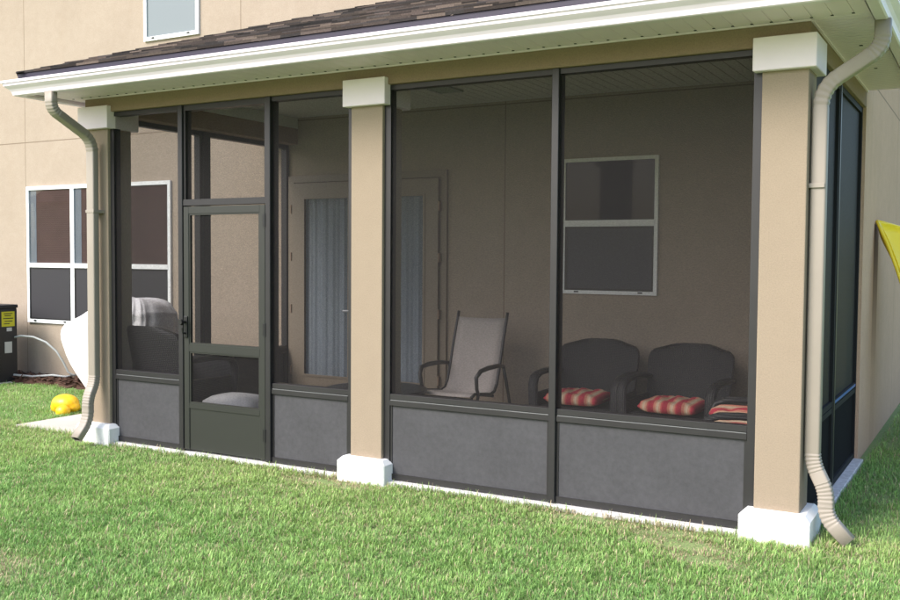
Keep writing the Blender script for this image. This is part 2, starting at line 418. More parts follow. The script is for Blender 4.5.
# French door: casing, two glazed leaves, curtains inside
bm = B()
x0, x1, zt = -5.345, -3.545, 2.33
box(bm, x0-.07, x0, D-.03, D+.01, -.004, zt+.07); box(bm, x1, x1+.07, D-.03, D+.01, -.004, zt+.07); box(bm, x0, x1, D-.03, D+.01, zt, zt+.07)
fd = link('french_door', bm, M['door_paint'], house)
xm = (x0+x1)/2
for a, b in ((x0+.006, xm-.003), (xm+.003, x1-.006)):
    bm = B(); box(bm, a, a+.15, D-.065, D-.032, 0.02, zt-.01); box(bm, b-.15, b, D-.065, D-.032, 0.02, zt-.01)
    box(bm, a+.15, b-.15, D-.065, D-.032, .02, .30); box(bm, a+.15, b-.15, D-.065, D-.032, zt-.16, zt-.01)
    ring_frame(bm, a+.145, b-.145, .295, zt-.155, .022, D-.072, D-.066)
    link('door_leaf', bm, M['door_paint'], fd)
    bm = B(); box(bm, a+.15, b-.15, D-.050, D-.046, .30, zt-.16); link('pane', bm, M['glass_door'], fd)
    bm = B(); n = 60; rows = []
    for zz in (.30, zt-.16):
        rows.append([bm.verts.new((a+.152+(b-a-.304)*k/n, D-.026 + .010*math.sin(k*.47+.8*math.sin(k*.23))+.005*math.sin(k*1.3+zz*.5)+.003*math.sin(k*2.9), zz)) for k in range(n+1)])
    skin(bm, rows, False, False); link('curtain', bm, M['curtain'], fd, True)
    hx = a-.012 if a < xm-.5 else b+.012
    for hz in (.35, 1.0, 1.55, 2.05):
        bm = B(); box(bm, hx-.007, hx+.007, D-.074, D-.031, hz-.045, hz+.045); link('hinge', bm, M['beam'], fd)
bm = B(); tube(bm, [(xm-.07, D-.066, 1.0), (xm-.07, D-.12, 1.0), (xm-.19, D-.12, 1.0)], .012); link('handle', bm, M['steel'], fd)

# ------------------------------------------------------------------ porch
porch = thing('screened_porch', 'screened porch with tan posts, bronze screen frames, white gutter and hip roof', 'porch', (-2.65, 1.25, 0))
posts = [(-5.525, -5.262), (-2.80, -2.537), (0.0, .249)]
for a, b in posts:
    bm = B(); box(bm, a, b, 0, .25, 0.0, 2.70, .006, 2)
    p = link('post', bm, M['stucco_post'], porch)
    bm = B(); box(bm, a-.045, b+.045, -.045, .295, 2.598, 2.782, .004)
    link('cap', bm, M['trim'], p)
    bm = B(); vs = box(bm, a-.068, b+.068, -.072, .31, -.16, .142)
    top = [f for f in bm.faces if all(v.co.z > .1 for v in f.verts)][0]
    bmesh.ops.bevel(bm, geom=list(top.edges), offset=.032, segments=1, affect='EDGES')
    bmesh.ops.bevel(bm, geom=[e for e in bm.edges if abs(e.verts[0].co.z-e.verts[1].co.z) > .1], offset=.006, segments=2, affect='EDGES')
    link('plinth', bm, M['plinth'], p)
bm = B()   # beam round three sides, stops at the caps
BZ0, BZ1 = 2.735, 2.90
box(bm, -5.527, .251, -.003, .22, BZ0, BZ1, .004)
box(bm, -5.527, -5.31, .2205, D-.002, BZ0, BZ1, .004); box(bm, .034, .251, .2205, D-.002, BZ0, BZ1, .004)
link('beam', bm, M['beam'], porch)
bm = B()
for k in range(56):     # ceiling planks
    a = -5.31 + k*(5.344/56); box(bm, a, a+5.344/56-.006, .22, D-.003, 3.012, 3.03)
box(bm, -5.6, .3, .0, D-.003, 3.0305, 3.05)
cei = link('ceiling', bm, M['ceil'], porch)
bm = B(); box(bm, -5.31, .034, .2, .218, BZ1, 3.011); box(bm, -5.328, -5.311, .22, D-.003, BZ1, 3.011); box(bm, .035, .052, .22, D-.003, BZ1, 3.011)
link('frieze', bm, M['ceil'], porch)
bm = B()
ring = [(-3.17, -2.93, 1.52, 1.86)]
x0, x1, y0, y1 = ring[0]
for (a, b, c, d) in ((x0, x0+.03, y0, y1), (x1-.03, x1, y0, y1), (x0+.03, x1-.03, y0, y0+.03), (x0+.03, x1-.03, y1-.03, y1)): box(bm, a, b, c, d, 2.996, 3.011)
for k in range(7): box(bm, x0+.03, x1-.03, y0+.05+k*.037, y0+.065+k*.037, 2.998, 3.009)
link('ceiling_vent', bm, M['conduit'], cei)

# eaves: fascia lines
XL, YF, XR = -5.72, -.435, .570
EZ = 2.86
bm = B()
n = int((XR-XL)/.105)
for k in range(n+1):       # front soffit planks, running out from the beam
    a = XL + k*.105; b = min(a+.1025, XR)
    box(bm, a, b, YF, -.006, EZ, EZ+.012, .0025)
k = 0; y = 0.0
while y < D-.02:
    y2 = min(y+.060, D-.01)
    box(bm, XL, -5.532, y, y2-.010, EZ, EZ+.012, .002); box(bm, .256, XR, y, y2-.010, EZ, EZ+.012, .002); y += .060
box(bm, XL, XR, YF, -.006, EZ+.014, EZ+.02); box(bm, XL, -5.532, -.004, D-.01, EZ+.014, EZ+.02); box(bm, .256, XR, -.004, D-.01, EZ+.014, EZ+.02)
sof = link('soffit', bm, M['soffit'], porch)
for k in range(n+1):
    a = XL + k*.105 + .102
    if a < XR:
        bm = B(); box(bm, a-.008, a+.006, -.050, -.036, EZ-.003, EZ-.0005); link('vent_hole', bm, M['hole'], sof)
for yy in (.8, 1.6):
    bm = B(); box(bm, .40, .42, yy, yy+.02, EZ-.003, EZ-.0005); link('vent_hole', bm, M['hole'], sof)
bm = B()     # J-channel trim where soffit meets beam
box(bm, -5.532, .256, -.018, -.0045, EZ-.010, EZ-.001); box(bm, .2525, .266, -.0035, D-.01, EZ-.010, EZ-.001); box(bm, -5.542, -5.5285, -.0035, D-.01, EZ-.010, EZ-.001)
link('soffit_trim', bm, M['soffit'], sof)
# gutter (K profile swept round three sides with mitred corners)
prof = [(0,2.945),(0,2.832),(.055,2.830),(.064,2.836),(.066,2.846),(.072,2.862),(.085,2.880),(.103,2.895),(.114,2.905),(.117,2.922),(.127,2.926),(.128,2.946),(.120,2.948),(.118,2.934),(.106,2.915),(.060,2.850),(.012,2.842),(.010,2.945)]
bm = B()
st = [lambda o: (XL-o, D-.002), lambda o: (XL-o, YF-o), lambda o: (XR+o, YF-o), lambda o: (XR+o, D-.002)]
rings = [[bm.verts.new((*s(o), z)) for o, z in prof] for s in st]
skin(bm, rings, True, True)
gut = link('gutter', bm, M['gutter'], porch)
bm = B()    # fascia
t = .018
fs = [[(XL+.001, D-.002), (XL+.001, YF+.001), (XR-.001, YF+.001), (XR-.001, D-.002)], [(XL+t, D-.002), (XL+t, YF+t), (XR-t, YF+t), (XR-t, D-.002)]]
rings = [[bm.verts.new((*fs[0][i], EZ-.0)), bm.verts.new((*fs[0][i], 2.985)), bm.verts.new((*fs[1][i], 2.985)), bm.verts.new((*fs[1][i], EZ-.0))] for i in range(4)]
skin(bm, rings, True, True)
link('fascia', bm, M['trim'], porch)
# drip edge
DE = .035
bm = B(); rings = []
for i, (sx, sy) in enumerate(((-1, 0), (-1, -1), (1, -1), (1, 0))):
    bx_ = XL if sx < 0 else XR; by_ = D-.002 if sy == 0 else YF
    def q(o): return (bx_ + sx*o, by_ + (sy*o if sy else 0))
    rings.append([bm.verts.new((*q(.004), 2.95)), bm.verts.new((*q(DE), 2.952)), bm.verts.new((*q(DE), 3.010)), bm.verts.new((*q(.004), 3.012))])
skin(bm, rings, True, True)
link('drip_edge', bm, M['drip'], porch)
# shingled hip roof
PITCH = .37
bm = B(); cl = bm.loops.layers.color.new('Col')
ev = .045
def shingles(o, u, v, length, hipa, hipb, depth):
    """o eave corner, u along eave, v up-slope in plan (unit), rows narrowing by hips"""
    ex = .13; s = 0.0; row = 0
    while s < depth:
        s2 = min(s+ex, depth); a = hipa*s; b = length-hipb*s; a2, b2 = hipa*s2, length-hipb*s2
        x = a - random.uniform(0, .2)
        while x < b:
            w = random.choice((.13,.17,.20,.25)); x2 = x+w
            lift = .004 + random.uniform(0, .004)
            tone = random.uniform(.65, 1.35)*random.choice((1,1,1,.75)); base = random.choice(((.27,.24,.225),(.31,.275,.25),(.22,.205,.20)))
            poly = [(x, s), (x2, s), (x2, s2), (x, s2)]
            for fn in (lambda p: p[0]-hipa*p[1], lambda p: length-hipb*p[1]-p[0]):      # clip to the hips
                out_ = []
                for q0, q1 in zip(poly, poly[1:]+poly[:1]):
                    d0, d1 = fn(q0), fn(q1)
                    if d0 >= 0: out_.append(q0)
                    if d0*d1 < 0:
                        t_ = d0/(d0-d1); out_.append((q0[0]+(q1[0]-q0[0])*t_, q0[1]+(q1[1]-q0[1])*t_))
                poly = out_
                if not poly: break
            if len(poly) >= 3:
                def pt(uu, ss, h): return o + u*uu + v*ss + Vector((0,0, ss*PITCH + h))
                vs = [bm.verts.new(pt(uu, ss, (lift+.006)*(1-(ss-s)/ex)+.003)) for uu, ss in poly]
                fs_ = [vs]
                low = [k for k in range(len(poly)) if abs(poly[k][1]-s) < 1e-6]
                if len(low) == 2:
                    k0, k1 = low; fs_.append([bm.verts.new(pt(*poly[k0], -.004)), bm.verts.new(pt(*poly[k1], -.004)), vs[k1], vs[k0]])
                for f in fs_:
                    ff = bm.faces.new(f)
                    for l in ff.loops: l[cl] = (base[0]*tone, base[1]*tone, base[2]*tone, 1)
            x = x2
        s = s2; row += 1
L = XR-XL+2*ev; dep = D - (YF-ev) - .01
shingles(Vector((XL-ev, YF-ev, 3.014)), Vector((1,0,0)), Vector((0,1,0)), L, 1, 1, dep)
shingles(Vector((XL-ev, D-.004, 3.014)), Vector((0,-1,0)), Vector((1,0,0)), dep, 0, 1, dep)
shingles(Vector((XR+ev, YF-ev, 3.014)), Vector((0,1,0)), Vector((-1,0,0)), dep, 1, 0, dep)
# hip caps
for sx, xx in ((1, XL-ev), (-1, XR+ev)):
    m_ = 48
    for k in range(m_):
        s = dep*k/m_; s2 = dep*(k+1.25)/m_
        if s2 > dep: s2 = dep
        d = Vector((-sx, 1, 0)).normalized()*.075; c = random.uniform(.14,.24)
        a = Vector((xx+sx*s, YF-ev+s, 3.014+s*PITCH)); b = Vector((xx+sx*s2, YF-ev+s2, 3.014+s2*PITCH))
        up0 = Vector((0,0,.008)); up1 = Vector((0,0,.004)); dn = Vector((0,0,-.012))
        for sd in (1, -1):
            vs = [bm.verts.new(w) for w in (a+up0, a+d*sd+dn, b+d*sd+dn, b+up1)]
            ff = bm.faces.new(vs)
            for l in ff.loops: l[cl] = (c*1.1, c, c*.9, 1)
bm2 = bm
roof = link('roof', bm2, M['shingle'], porch)

# ---- screen bays
def bay_front(x0, x1, fl=.042, fr=.042):
    """frame, mesh and kick panel filling x0..x1 on the front"""
    ya, yb = .028, .098; a, b = x0+fl, x1-fr
    bm = B()
    if fl > .01: box(bm, x0, a, ya, yb, .0, 2.733)
    if fr > .01: box(bm, b, x1, ya, yb, .0, 2.733)
    box(bm, a, b, ya+.001, yb-.001, 2.700, 2.733)
    box(bm, a, b, ya+.001, yb-.001, .0, .042)
    box(bm, a, b, ya+.002, yb-.001, .562, .600, .002); box(bm, a, b, ya-.004, yb-.001, .520, .556, .002)
    box(bm, a, b, ya+.012, yb-.012, .556, .562)
    box(bm, a, a+.016, ya+.008, ya+.02, .042, .52); box(bm, b-.016, b, ya+.008, ya+.02, .042, .52)
    p = link('screen_panel', bm, M['bronze'], porch)
    bm = B(); box(bm, a+.004, b-.004, ya+.0005, ya+.010, .557, .5598); link('spline', bm, M['steel'], p)
    bm = B(); box(bm, a, b, ya+.013, ya+.018, .042, .520); link('kick_panel', bm, M['kick'], p)
    bm = B(); bm.faces.new([bm.verts.new(c) for c in ((a, .045, .60), (b, .045, .60), (b, .045, 2.70), (a, .045, 2.70))])
    link('screen_mesh', bm, M['screen'], p)
    return p
MU = [(-4.483, -4.436), (-3.592, -3.545), (-1.280, -1.232)]
for a, b in MU:
    bm = B(); box(bm, a, b, .012, .115, 0, 2.7345, .003); link('mullion', bm, M['bronze'], porch)
bay_front(-5.262, -4.4835, .042, .0); bay_front(-3.5445, -2.80, .0, .042); bay_front(-2.537, -1.2805, .05, .0); bay_front(-1.2315, 0.0, .0, .05)
# transom over the door
a, b = MU[0][1]+.0005, MU[1][0]-.0005
bm = B(); box(bm, a, b, .02, .10, 1.945, 1.995, .002); box(bm, a, b, .028, .098, 2.690, 2.733); box(bm, a, a+.02, .03, .096, 1.995, 2.69); box(bm, b-.02, b, .03, .096, 1.995, 2.69)
p = link('transom', bm, M['bronze'], porch)
bm = B(); bm.faces.new([bm.verts.new(c) for c in ((a+.02, .05, 1.995), (b-.02, .05, 1.995), (b-.02, .05, 2.69), (a+.02, .05, 2.69))])
link('screen_mesh', bm, M['screen'], p)
# screen door
a, b = a+.006, b-.006
bm = B(); ya, yb = .018, .055
zt = 1.938
box(bm, a, a+.055, ya, yb, .012, zt, .003); box(bm, b-.055, b, ya, yb, .012, zt, .003)
box(bm, a+.055, b-.055, ya+.001, yb-.001, zt-.055, zt); box(bm, a+.055, b-.055, ya+.001, yb-.001, .795, .855); box(bm, a+.055, b-.055, ya+.001, yb-.001, .345, .385)
ring_frame(bm, a+.055, b-.055, .855, zt-.055, .012, ya+.006, yb-.008)
ring_frame(bm, a+.055, b-.055, .385, .795, .012, ya+.006, yb-.008)
box(bm, a, b, .06, .09, 0.0, .010)
door = tag(link('screen_door', bm, M['bronze_door'], porch), 'bronze screen door with a solid kick plate, left of the middle post')
bm = B(); box(bm, a+.055, b-.055, ya+.008, ya+.014, .014, .345); link('kick_plate', bm, M['bronze_door'], door)
for z0, z1 in ((.385+.012, .795-.012), (.855+.012, zt-.067)):
    bm = B(); bm.faces.new([bm.verts.new(c) for c in ((a+.067, .036, z0), (b-.067, .036, z0), (b-.067, .036, z1), (a+.067, .036, z1))])
    link('screen_mesh', bm, M['screen'], door)
bm = B(); box(bm, a+.008, a+.046, ya-.012, ya-.0005, .905, 1.075, .004, 2); tube(bm, [(a+.027, ya-.012, 1.03), (a+.027, ya-.05, 1.03)], .011, 10); tube(bm, [(a+.027, ya-.05, 1.03), (a+.030, ya-.075, 1.03)], [.026, .020], 12)
tube(bm, [(a+.027, ya-.012, .94), (a+.027, ya-.04, .945), (a+.027, ya-.045, .985)], .008, 8)
link('handle', bm, M['black'], door)
for hz in (.2, 1.0, 1.82):
    bm = B(); tube(bm, [(b+.004, ya-.005, hz-.05), (b+.004, ya-.005, hz+.05)], .009, 8); box(bm, b-.02, b+.0035, ya-.005, ya-.0005, hz-.045, hz+.045); link('hinge', bm, M['black'], door)

def bay_side(xa, xb, ys, y0, y1, mat, sky_sheen=False):
    """side bay between y0 and y1, frame thickness xa..xb, mesh at ys"""
    f = .042; bm = B()
    box(bm, xa, xb, y0, y0+f, 0, 2.733); box(bm, xa, xb, y1-f, y1, 0, 2.733)
    for z0, z1 in ((2.690, 2.733), (.0, .042), (.562, .600), (.520, .556)): box(bm, xa+.002, xb-.002, y0+f, y1-f, z0, z1)
    box(bm, xa+.012, xb-.012, y0+f, y1-f, .556, .562)
    p = link('screen_panel', bm, M['bronze_dull'] if sky_sheen else M['bronze'], porch)
    bm = B(); box(bm, ys-.003, ys+.003, y0+f, y1-f, .042, .52); link('kick_panel', bm, M['side_kick'] if sky_sheen else M['kick'], p)
    bm = B(); bm.faces.new([bm.verts.new(c) for c in ((ys, y0+f, .6), (ys, y1-f, .6), (ys, y1-f, 2.69), (ys, y0+f, 2.69))])
    link('screen_mesh', bm, mat, p)
    if sky_sheen and y0 > 1:
        bm = B(); box(bm, xb-.0015, xb+.001, y0+f, y1-f, .572, .590); link('sheen_strip', bm, M['sky_sheen'], p)  # blue strip paints the sky's sheen along the rail
    return p
bay_side(.155, .225, .205, .252, 1.36, M['screen_right'], True); bay_side(.155, .225, .205, 1.4005, D-.003, M['screen_right'], True)
bm = B(); box(bm, .150, .231, 1.3605, 1.400, 0, 2.7345, .003); link('mullion', bm, M['bronze'], porch)
bay_side(-5.50, -5.43, -5.48, .252, 1.275, M['screen_side']); bay_side(-5.50, -5.43, -5.48, 1.3355, D-.003, M['screen_side'])
bm = B(); box(bm, -5.506, -5.425, 1.2755, 1.335, 0, 2.7345, .003); link('mullion', bm, M['bronze'], porch)

# ---- downspouts
def downspout(pts, w, d, side, rad, label):
    """rounded-rectangle spout swept along pts with ribbed elbows; side = constant width direction"""
    pts = [Vector(p) for p in pts]; path = []; bend = []
    path.append(pts[0]); bend.append(0)
    for i in range(1, len(pts)-1):
        a, p, b = pts[i-1], pts[i], pts[i+1]; r = rad[i-1]
        da, db = (a-p).normalized(), (b-p).normalized()
        r = min(r, (a-p).length*.49, (b-p).length*.49)
        s, e = p+da*r, p+db*r; m_ = 22
        for k in range(m_+1):
            t_ = k/m_; path.append(s*(1-t_)**2 + p*2*t_*(1-t_) + e*t_**2); bend.append(1 if 0 < k < m_ else 0)
    path.append(pts[-1]); bend.append(0)
    sec = []
    c = .012
    for (sx, sy) in ((1,1),(-1,1),(-1,-1),(1,-1)):
        for k in range(4):
            a = {(1,1):0,(-1,1):PI/2,(-1,-1):PI,(1,-1):1.5*PI}[(sx,sy)] + k/3*PI/2
            sec.append((sx*(w/2-c)+c*math.cos(a), sy*(d/2-c)+c*math.sin(a)))
    bm = B(); rings = []; side = Vector(side).normalized()
    for i, p in enumerate(path):
        t_ = (path[min(i+1,len(path)-1)]-path[max(i-1,0)]).normalized(); u = side.cross(t_).normalized()
        k = 1.0 + (.035 if (bend[i] and (i//2) % 2) else (-.035 if bend[i] else 0))
        rings.append([bm.verts.new(p + side*sx*k + u*sy*k) for sx, sy in sec])
    for a, b in zip(rings, rings[1:]):
        n_ = len(a)
        for k in range(n_): bm.faces.new((a[k], a[(k+1) % n_], b[(k+1) % n_], b[k]))
    o = link('downspout', bm, M['downspout'], porch)
    smooth_by_angle(o, 35)
    so = o.modifiers.new('thickness', 'SOLIDIFY'); so.thickness = .003
    o['label'] = label
    bm = B(); e = path[-1]; t_ = (path[-1]-path[-2]).normalized(); u = side.cross(t_).normalized()
    c_ = e - t_*.006
    bm.faces.new([bm.verts.new(c_ + side*a*(w/2-.008) + u*b*(d/2-.008)) for a, b in ((1,1),(-1,1),(-1,-1),(1,-1))])
    link('outlet', bm, M['hole'], o)
    return o
dR = downspout([(.605,.085,2.838),(.605,.085,2.69),(.298,.095,2.50),(.298,.095,.42),(.375,.095,.26),(.375,.095,.12),(.50,.075,.0)], .066, .082, (0,1,0), [.11,.11,.06,.06,.09], 'beige downspout with ribbed elbows at the right corner post')
dL = downspout([(-5.35,-.475,2.838),(-5.35,-.475,2.70),(-5.35,-.082,2.50),(-5.35,-.082,.50),(-5.35,-.15,.36),(-5.35,-.15,.18),(-5.35,-.27,.045)], .088, .062, (1,0,0), [.11,.11,.06,.06,.09], 'beige downspout in front of the left post')
for o, q in ((dR, [(.2495,.334,.051,.139,1.95)]), (dL, [(-5.399,-5.301,-.116,.0,1.9)])):
    for (a, b, c, d, z) in q:
        bm = B(); box(bm, a, b, c, d, z, z+.025, .002); link('strap', bm, M['downspout'], o)

# ------------------------------------------------------------------ wicker armchairs
def panel_from_outline(bm, f, nu, nv, thick_f):
    """grid surface f(u,v)->Vector, given thickness by normal offset"""
    front = [[None]*(nu+1) for _ in range(nv+1)]; back = [[None]*(nu+1) for _ in range(nv+1)]
    for j in range(nv+1):
        for i in range(nu+1):
            p = f(i/nu, j/nv); front[j][i] = bm.verts.new(p); back[j][i] = bm.verts.new(p + thick_f(i/nu, j/nv))
    for j in range(nv):
        for i in range(nu):
            bm.faces.new((front[j][i], front[j][i+1], front[j+1][i+1], front[j+1][i]))
            bm.faces.new((back[j][i], back[j+1][i], back[j+1][i+1], back[j][i+1]))
    for j in range(nv):
        for i in (0, nu): bm.faces.new((front[j][i], front[j+1][i], back[j+1][i], back[j][i]))
    for i in range(nu):
        for j in (0, nv): bm.faces.new((front[j][i], front[j][i+1], back[j][i+1], back[j][i]))

def make_wicker(label, group):
    t = thing('wicker_armchair', label, 'chair', (0,0,0), group)
    bm = B(); box(bm, -.315, .315, -.31, .27, .15, .355, .03, 3); smooth_by_angle(link('seat', bm, M['wicker'], t))
    bm = B()
    def f(u, v):
        a = u*2-1; z = .30 + v*.555
        # rounded shoulders
        k = max(0, (v-.66)/.34); hw = (.335+.025*v) - .13*(1-math.sqrt(max(0, 1-k**3.4)))
        topdrop = .03*abs(a)**4*v**6
        return Vector((a*hw, .235 + .13*v - .075*a*a, z - topdrop))
    panel_from_outline(bm, f, 20, 20, lambda u, v: Vector((0, .045, .004)))
    smooth_by_angle(link('backrest', bm, M['wicker'], t), 50)
    for s in (-1, 1):
        bm = B()
        # rolled arm: flat top swept forward then down to the front foot
        path = [(.345,.24,.585),(.352,.12,.60),(.356,-.05,.605),(.356,-.20,.60),(.354,-.295,.575),(.35,-.335,.515),(.346,-.335,.40),(.338,-.325,.25),(.33,-.318,.06)]
        rings = []
        for i, p in enumerate(path):
            p = Vector((p[0]*s, p[1], p[2])); d = Vector(path[min(i+1,8)])-Vector(path[max(i-1,0)]); d.x *= s; d.normalize()
            sd = Vector((1,0,0)); u = sd.cross(d).normalized()
            rings.append([bm.verts.new(p + sd*.042*math.cos(a)*(1 if True else 0) + u*.024*math.sin(a)) for a in [2*PI*k/12 for k in range(12)]])
        skin(bm, rings)
        smooth_by_angle(link('arm', bm, M['wicker'], t), 60)
        bm = B(); box(bm, *(sorted((s*.318, s*.352))), -.30, .25, .12, .45, .012, 2); smooth_by_angle(link('side_panel', bm, M['wicker'], t))
        bm = B(); tube(bm, [(s*.29,.25,.35),(s*.29,.30,.0)], [.022,.018], 8); link('leg', bm, M['wicker'], t)
        bm = B(); tube(bm, [(s*.285,-.27,.16),(s*.285,-.28,.0)], [.022,.018], 8); link('leg', bm, M['wicker'], t)
    return t
G1 = 'dark wicker armchairs in the porch'
wc = make_wicker('dark wicker armchair with striped cushion, under the porch window', G1)
wc.location = (-1.78, 1.95, 0); wc.rotation_euler.z = math.radians(2)
def place(src, name_loc, rz, label):
    c = copy_tree(src); c.location = name_loc; c.rotation_euler.z = math.radians(rz); c['label'] = label; return c
place(wc, (-1.0, 1.93, 0), -2, 'dark wicker armchair with striped cushion, beside the right post, back to the wall')
side_chair = place(wc, (-.185, .68, 0), -80, 'wicker armchair cut off by the right post, turned sideways')
bk = place(wc, (-5.06, .56, 0), 178, 'wicker armchair at the far left seen from behind, its back to the screen')

bk.scale = (1.04, 1, 1.12); side_chair.scale = (1, .78, 1)

def make_cushion(label):
    bm = B(); n = 28; hx, hy, h = .238, .235, .055
    top, bot = [], []
    for j in range(n+1):
        rt, rb = [], []
        for i in range(n+1):
            a, b = i/n*2-1, j/n*2-1
            e = max(0, 1-abs(a)**5)*max(0, 1-abs(b)**5); th = h*(e**.42)
            tuft = 0
            for ta in (-.5, 0, .5):
                for tb in (-.45, .45):
                    tuft += .026*math.exp(-(((a-ta)/.13)**2+((b-tb)/.13)**2))
            chan = .016*math.exp(-((abs(a)-.25)/.07)**2) + .016*math.exp(-((abs(a)-.75)/.07)**2)
            wob = .006*math.sin(a*9+b*4)
            x = a*hx*(1-.04*b*b); y = b*hy*(1-.05*a*a) + .012*math.sin(a*12)*(abs(b) > .8)
            rt.append(bm.verts.new((x, y, h+th-tuft*e-chan*e*.9+wob*e)))
            rb.append(bm.verts.new((x, y, h-th*.95)) if 0 < i < n and 0 < j < n else rt[-1])
        top.append(rt); bot.append(rb)
    for j in range(n):
        for i in range(n):
            bm.faces.new((top[j][i], top[j][i+1], top[j+1][i+1], top[j+1][i]))
            q = [bot[j][i], bot[j+1][i], bot[j+1][i+1], bot[j][i+1]]
            try: bm.faces.new(q)
            except ValueError: pass
    o = link('seat_cushion', bm, M['stripe'], None, True)
    return tag(o, label, 'cushion', 'red striped seat cushions')
cu = make_cushion('red, orange and cream striped cushion on the wicker chair under the window')
cu.location = (-1.81, 1.84, .356); cu.rotation_euler.z = math.radians(2)
for loc, rz, lb in (((-1.0, 1.82, .356), -2, 'red, orange and cream striped cushion on the second wicker chair, nearer the right post'),
                    ((-.20, .68, .445), -80, 'striped cushion half hidden by the right post, on the sideways chair')):
    c = cu.copy(); C.objects.link(c); c.location = loc; c.rotation_euler.z = math.radians(rz); c['label'] = lb
c.rotation_euler.y = math.radians(17)

# ------------------------------------------------------------------ sling chair
t = thing('sling_chair', 'beige sling patio chair with dark curved armrests, reclined against the wall', 'chair', (-2.87, 1.78, 0))
cx, cy = -2.87, 1.78
prof = [(-.30,.385),(-.24,.405),(-.10,.39),(.04,.372),(.12,.39),(.165,.45),(.21,.58),(.27,.78),(.33,.96),(.35,1.015)]
bm = B(); rows = []
for k, (yy, zz) in enumerate(prof):
    rows.append([bm.verts.new((cx+a*.235, cy+yy, zz-.025*(1-a*a)*(1 if 1<k<9 else .3))) for a in (-1,-.66,-.33,0,.33,.66,1)])
skin(bm, rows, False, False); o = link('sling', bm, M['sling'], t, True)
so = o.modifiers.new('thickness', 'SOLIDIFY'); so.thickness = .004
for s in (-1, 1):
    X = cx+s*.248
    bm = B(); tube(bm, [(X, cy+y, z) for y, z in prof + [(.366,1.065)]], .014, 8, Vector((1,0,0))); link('side_rail', bm, M['chair_frame'], t, True)
    bm = B(); XX = cx+s*.275
    tube(bm, [(XX, cy+.235, .60),(XX+s*.01, cy+.10,.615),(XX+s*.02, cy-.10,.615),(XX+s*.015, cy-.22,.60),(XX, cy-.27,.55),(XX-s*.005, cy-.25,.45),(XX-s*.005, cy-.22,.40)], [.014,.020,.022,.020,.018,.016,.014], 8, Vector((1,0,0)))
    link('armrest', bm, M['chair_frame'], t, True)
    bm = B(); tube(bm, [(X+s*.02, cy-.22,.40),(X+s*.03, cy-.29,.2),(X+s*.03, cy-.33,.0)], .014, 8); link('leg', bm, M['chair_frame'], t, True)
    bm = B(); tube(bm, [(XX, cy+.235,.60),(X+s*.03, cy+.33,.35),(X+s*.03, cy+.40,.15),(X+s*.03, cy+.42,.0)], .014, 8); link('leg', bm, M['chair_frame'], t, True)
bm = B(); tube(bm, [(cx-.248, cy-.28,.36),(cx+.248, cy-.28,.36)], .013); tube(bm, [(cx-.248, cy+.10,.35),(cx+.248, cy+.10,.35)], .013)
link('crossbar', bm, M['chair_frame'], t, True)

# ------------------------------------------------------------------ round table, square table, stools
def lathe(bm, prof, c, n=40):
    rings = [[bm.verts.new((c[0]+r*math.cos(2*PI*k/n), c[1]+r*math.sin(2*PI*k/n), z)) for k in range(n)] for r, z in prof]
    skin(bm, rings)
t = thing('round_table', 'low round dark patio table half hidden behind the middle post', 'table', (-3.36, 1.15, 0))
bm = B(); lathe(bm, [(.40,.415),(.43,.415),(.435,.43),(.43,.448),(.40,.45)], (-3.36,1.15)); smooth_by_angle(link('tabletop', bm, M['chair_frame'], t))
for k in range(4):
    a = PI/4+k*PI/2; bm = B()
    tube(bm, [(-3.36+.34*math.cos(a), 1.15+.34*math.sin(a), .416), (-3.36+.30*math.cos(a), 1.15+.30*math.sin(a), .2), (-3.36+.36*math.cos(a), 1.15+.36*math.sin(a), 0)], .014, 8); link('leg', bm, M['chair_frame'], t)
t = thing('wicker_table', 'tall dark wicker side table seen through the screen door', 'table', (-5.05, 1.21, 0))
bm = B(); box(bm, -5.36, -4.78, 1.0, 1.40, .655, .70, .012, 2); smooth_by_angle(link('tabletop', bm, M['wicker'], t))
bm = B(); box(bm, -5.33, -4.81, 1.03, 1.37, .10, .654, .01); link('apron', bm, M['wicker'], t)
for sx in (-5.31, -4.83):
    for sy in (1.05, 1.35):
        bm = B(); tube(bm, [(sx, sy, .10), (sx, sy, 0)], .02, 8); link('leg', bm, M['wicker'], t)
def stool(x, y, rz, label):
    t = thing('footstool', label, 'stool', (0,0,0))
    bm = B(); box(bm, -.23, .23, -.2, .2, .05, .21, .03, 3); smooth_by_angle(link('base', bm, M['wicker'], t))
    for sx in (-.17,.17):
        for sy in (-.14,.14):
            bm = B(); tube(bm, [(sx, sy, .06), (sx, sy, 0)], .02, 8); link('leg', bm, M['wicker'], t)
    bm = B(); rings = []
    for r, z in ((.9,.21),(1,.235),(1,.26),(.93,.295),(.7,.325),(.35,.34),(.02,.342)):
        rings.append([bm.verts.new((.24*r*math.copysign(abs(math.cos(a))**.5, math.cos(a)), .21*r*math.copysign(abs(math.sin(a))**.5, math.sin(a)), z)) for a in [2*PI*(k+.5)/32 for k in range(32)]])
    skin(bm, rings); link('pad', bm, M['grey_cushion'], t, True)
    t.scale = (1.1, 1.0, 1.14); t.location = (x, y, 0); t.rotation_euler.z = math.radians(rz)
    return t
stool(-4.42, .60, 10, 'footstool with rounded light grey pad behind the screen door')
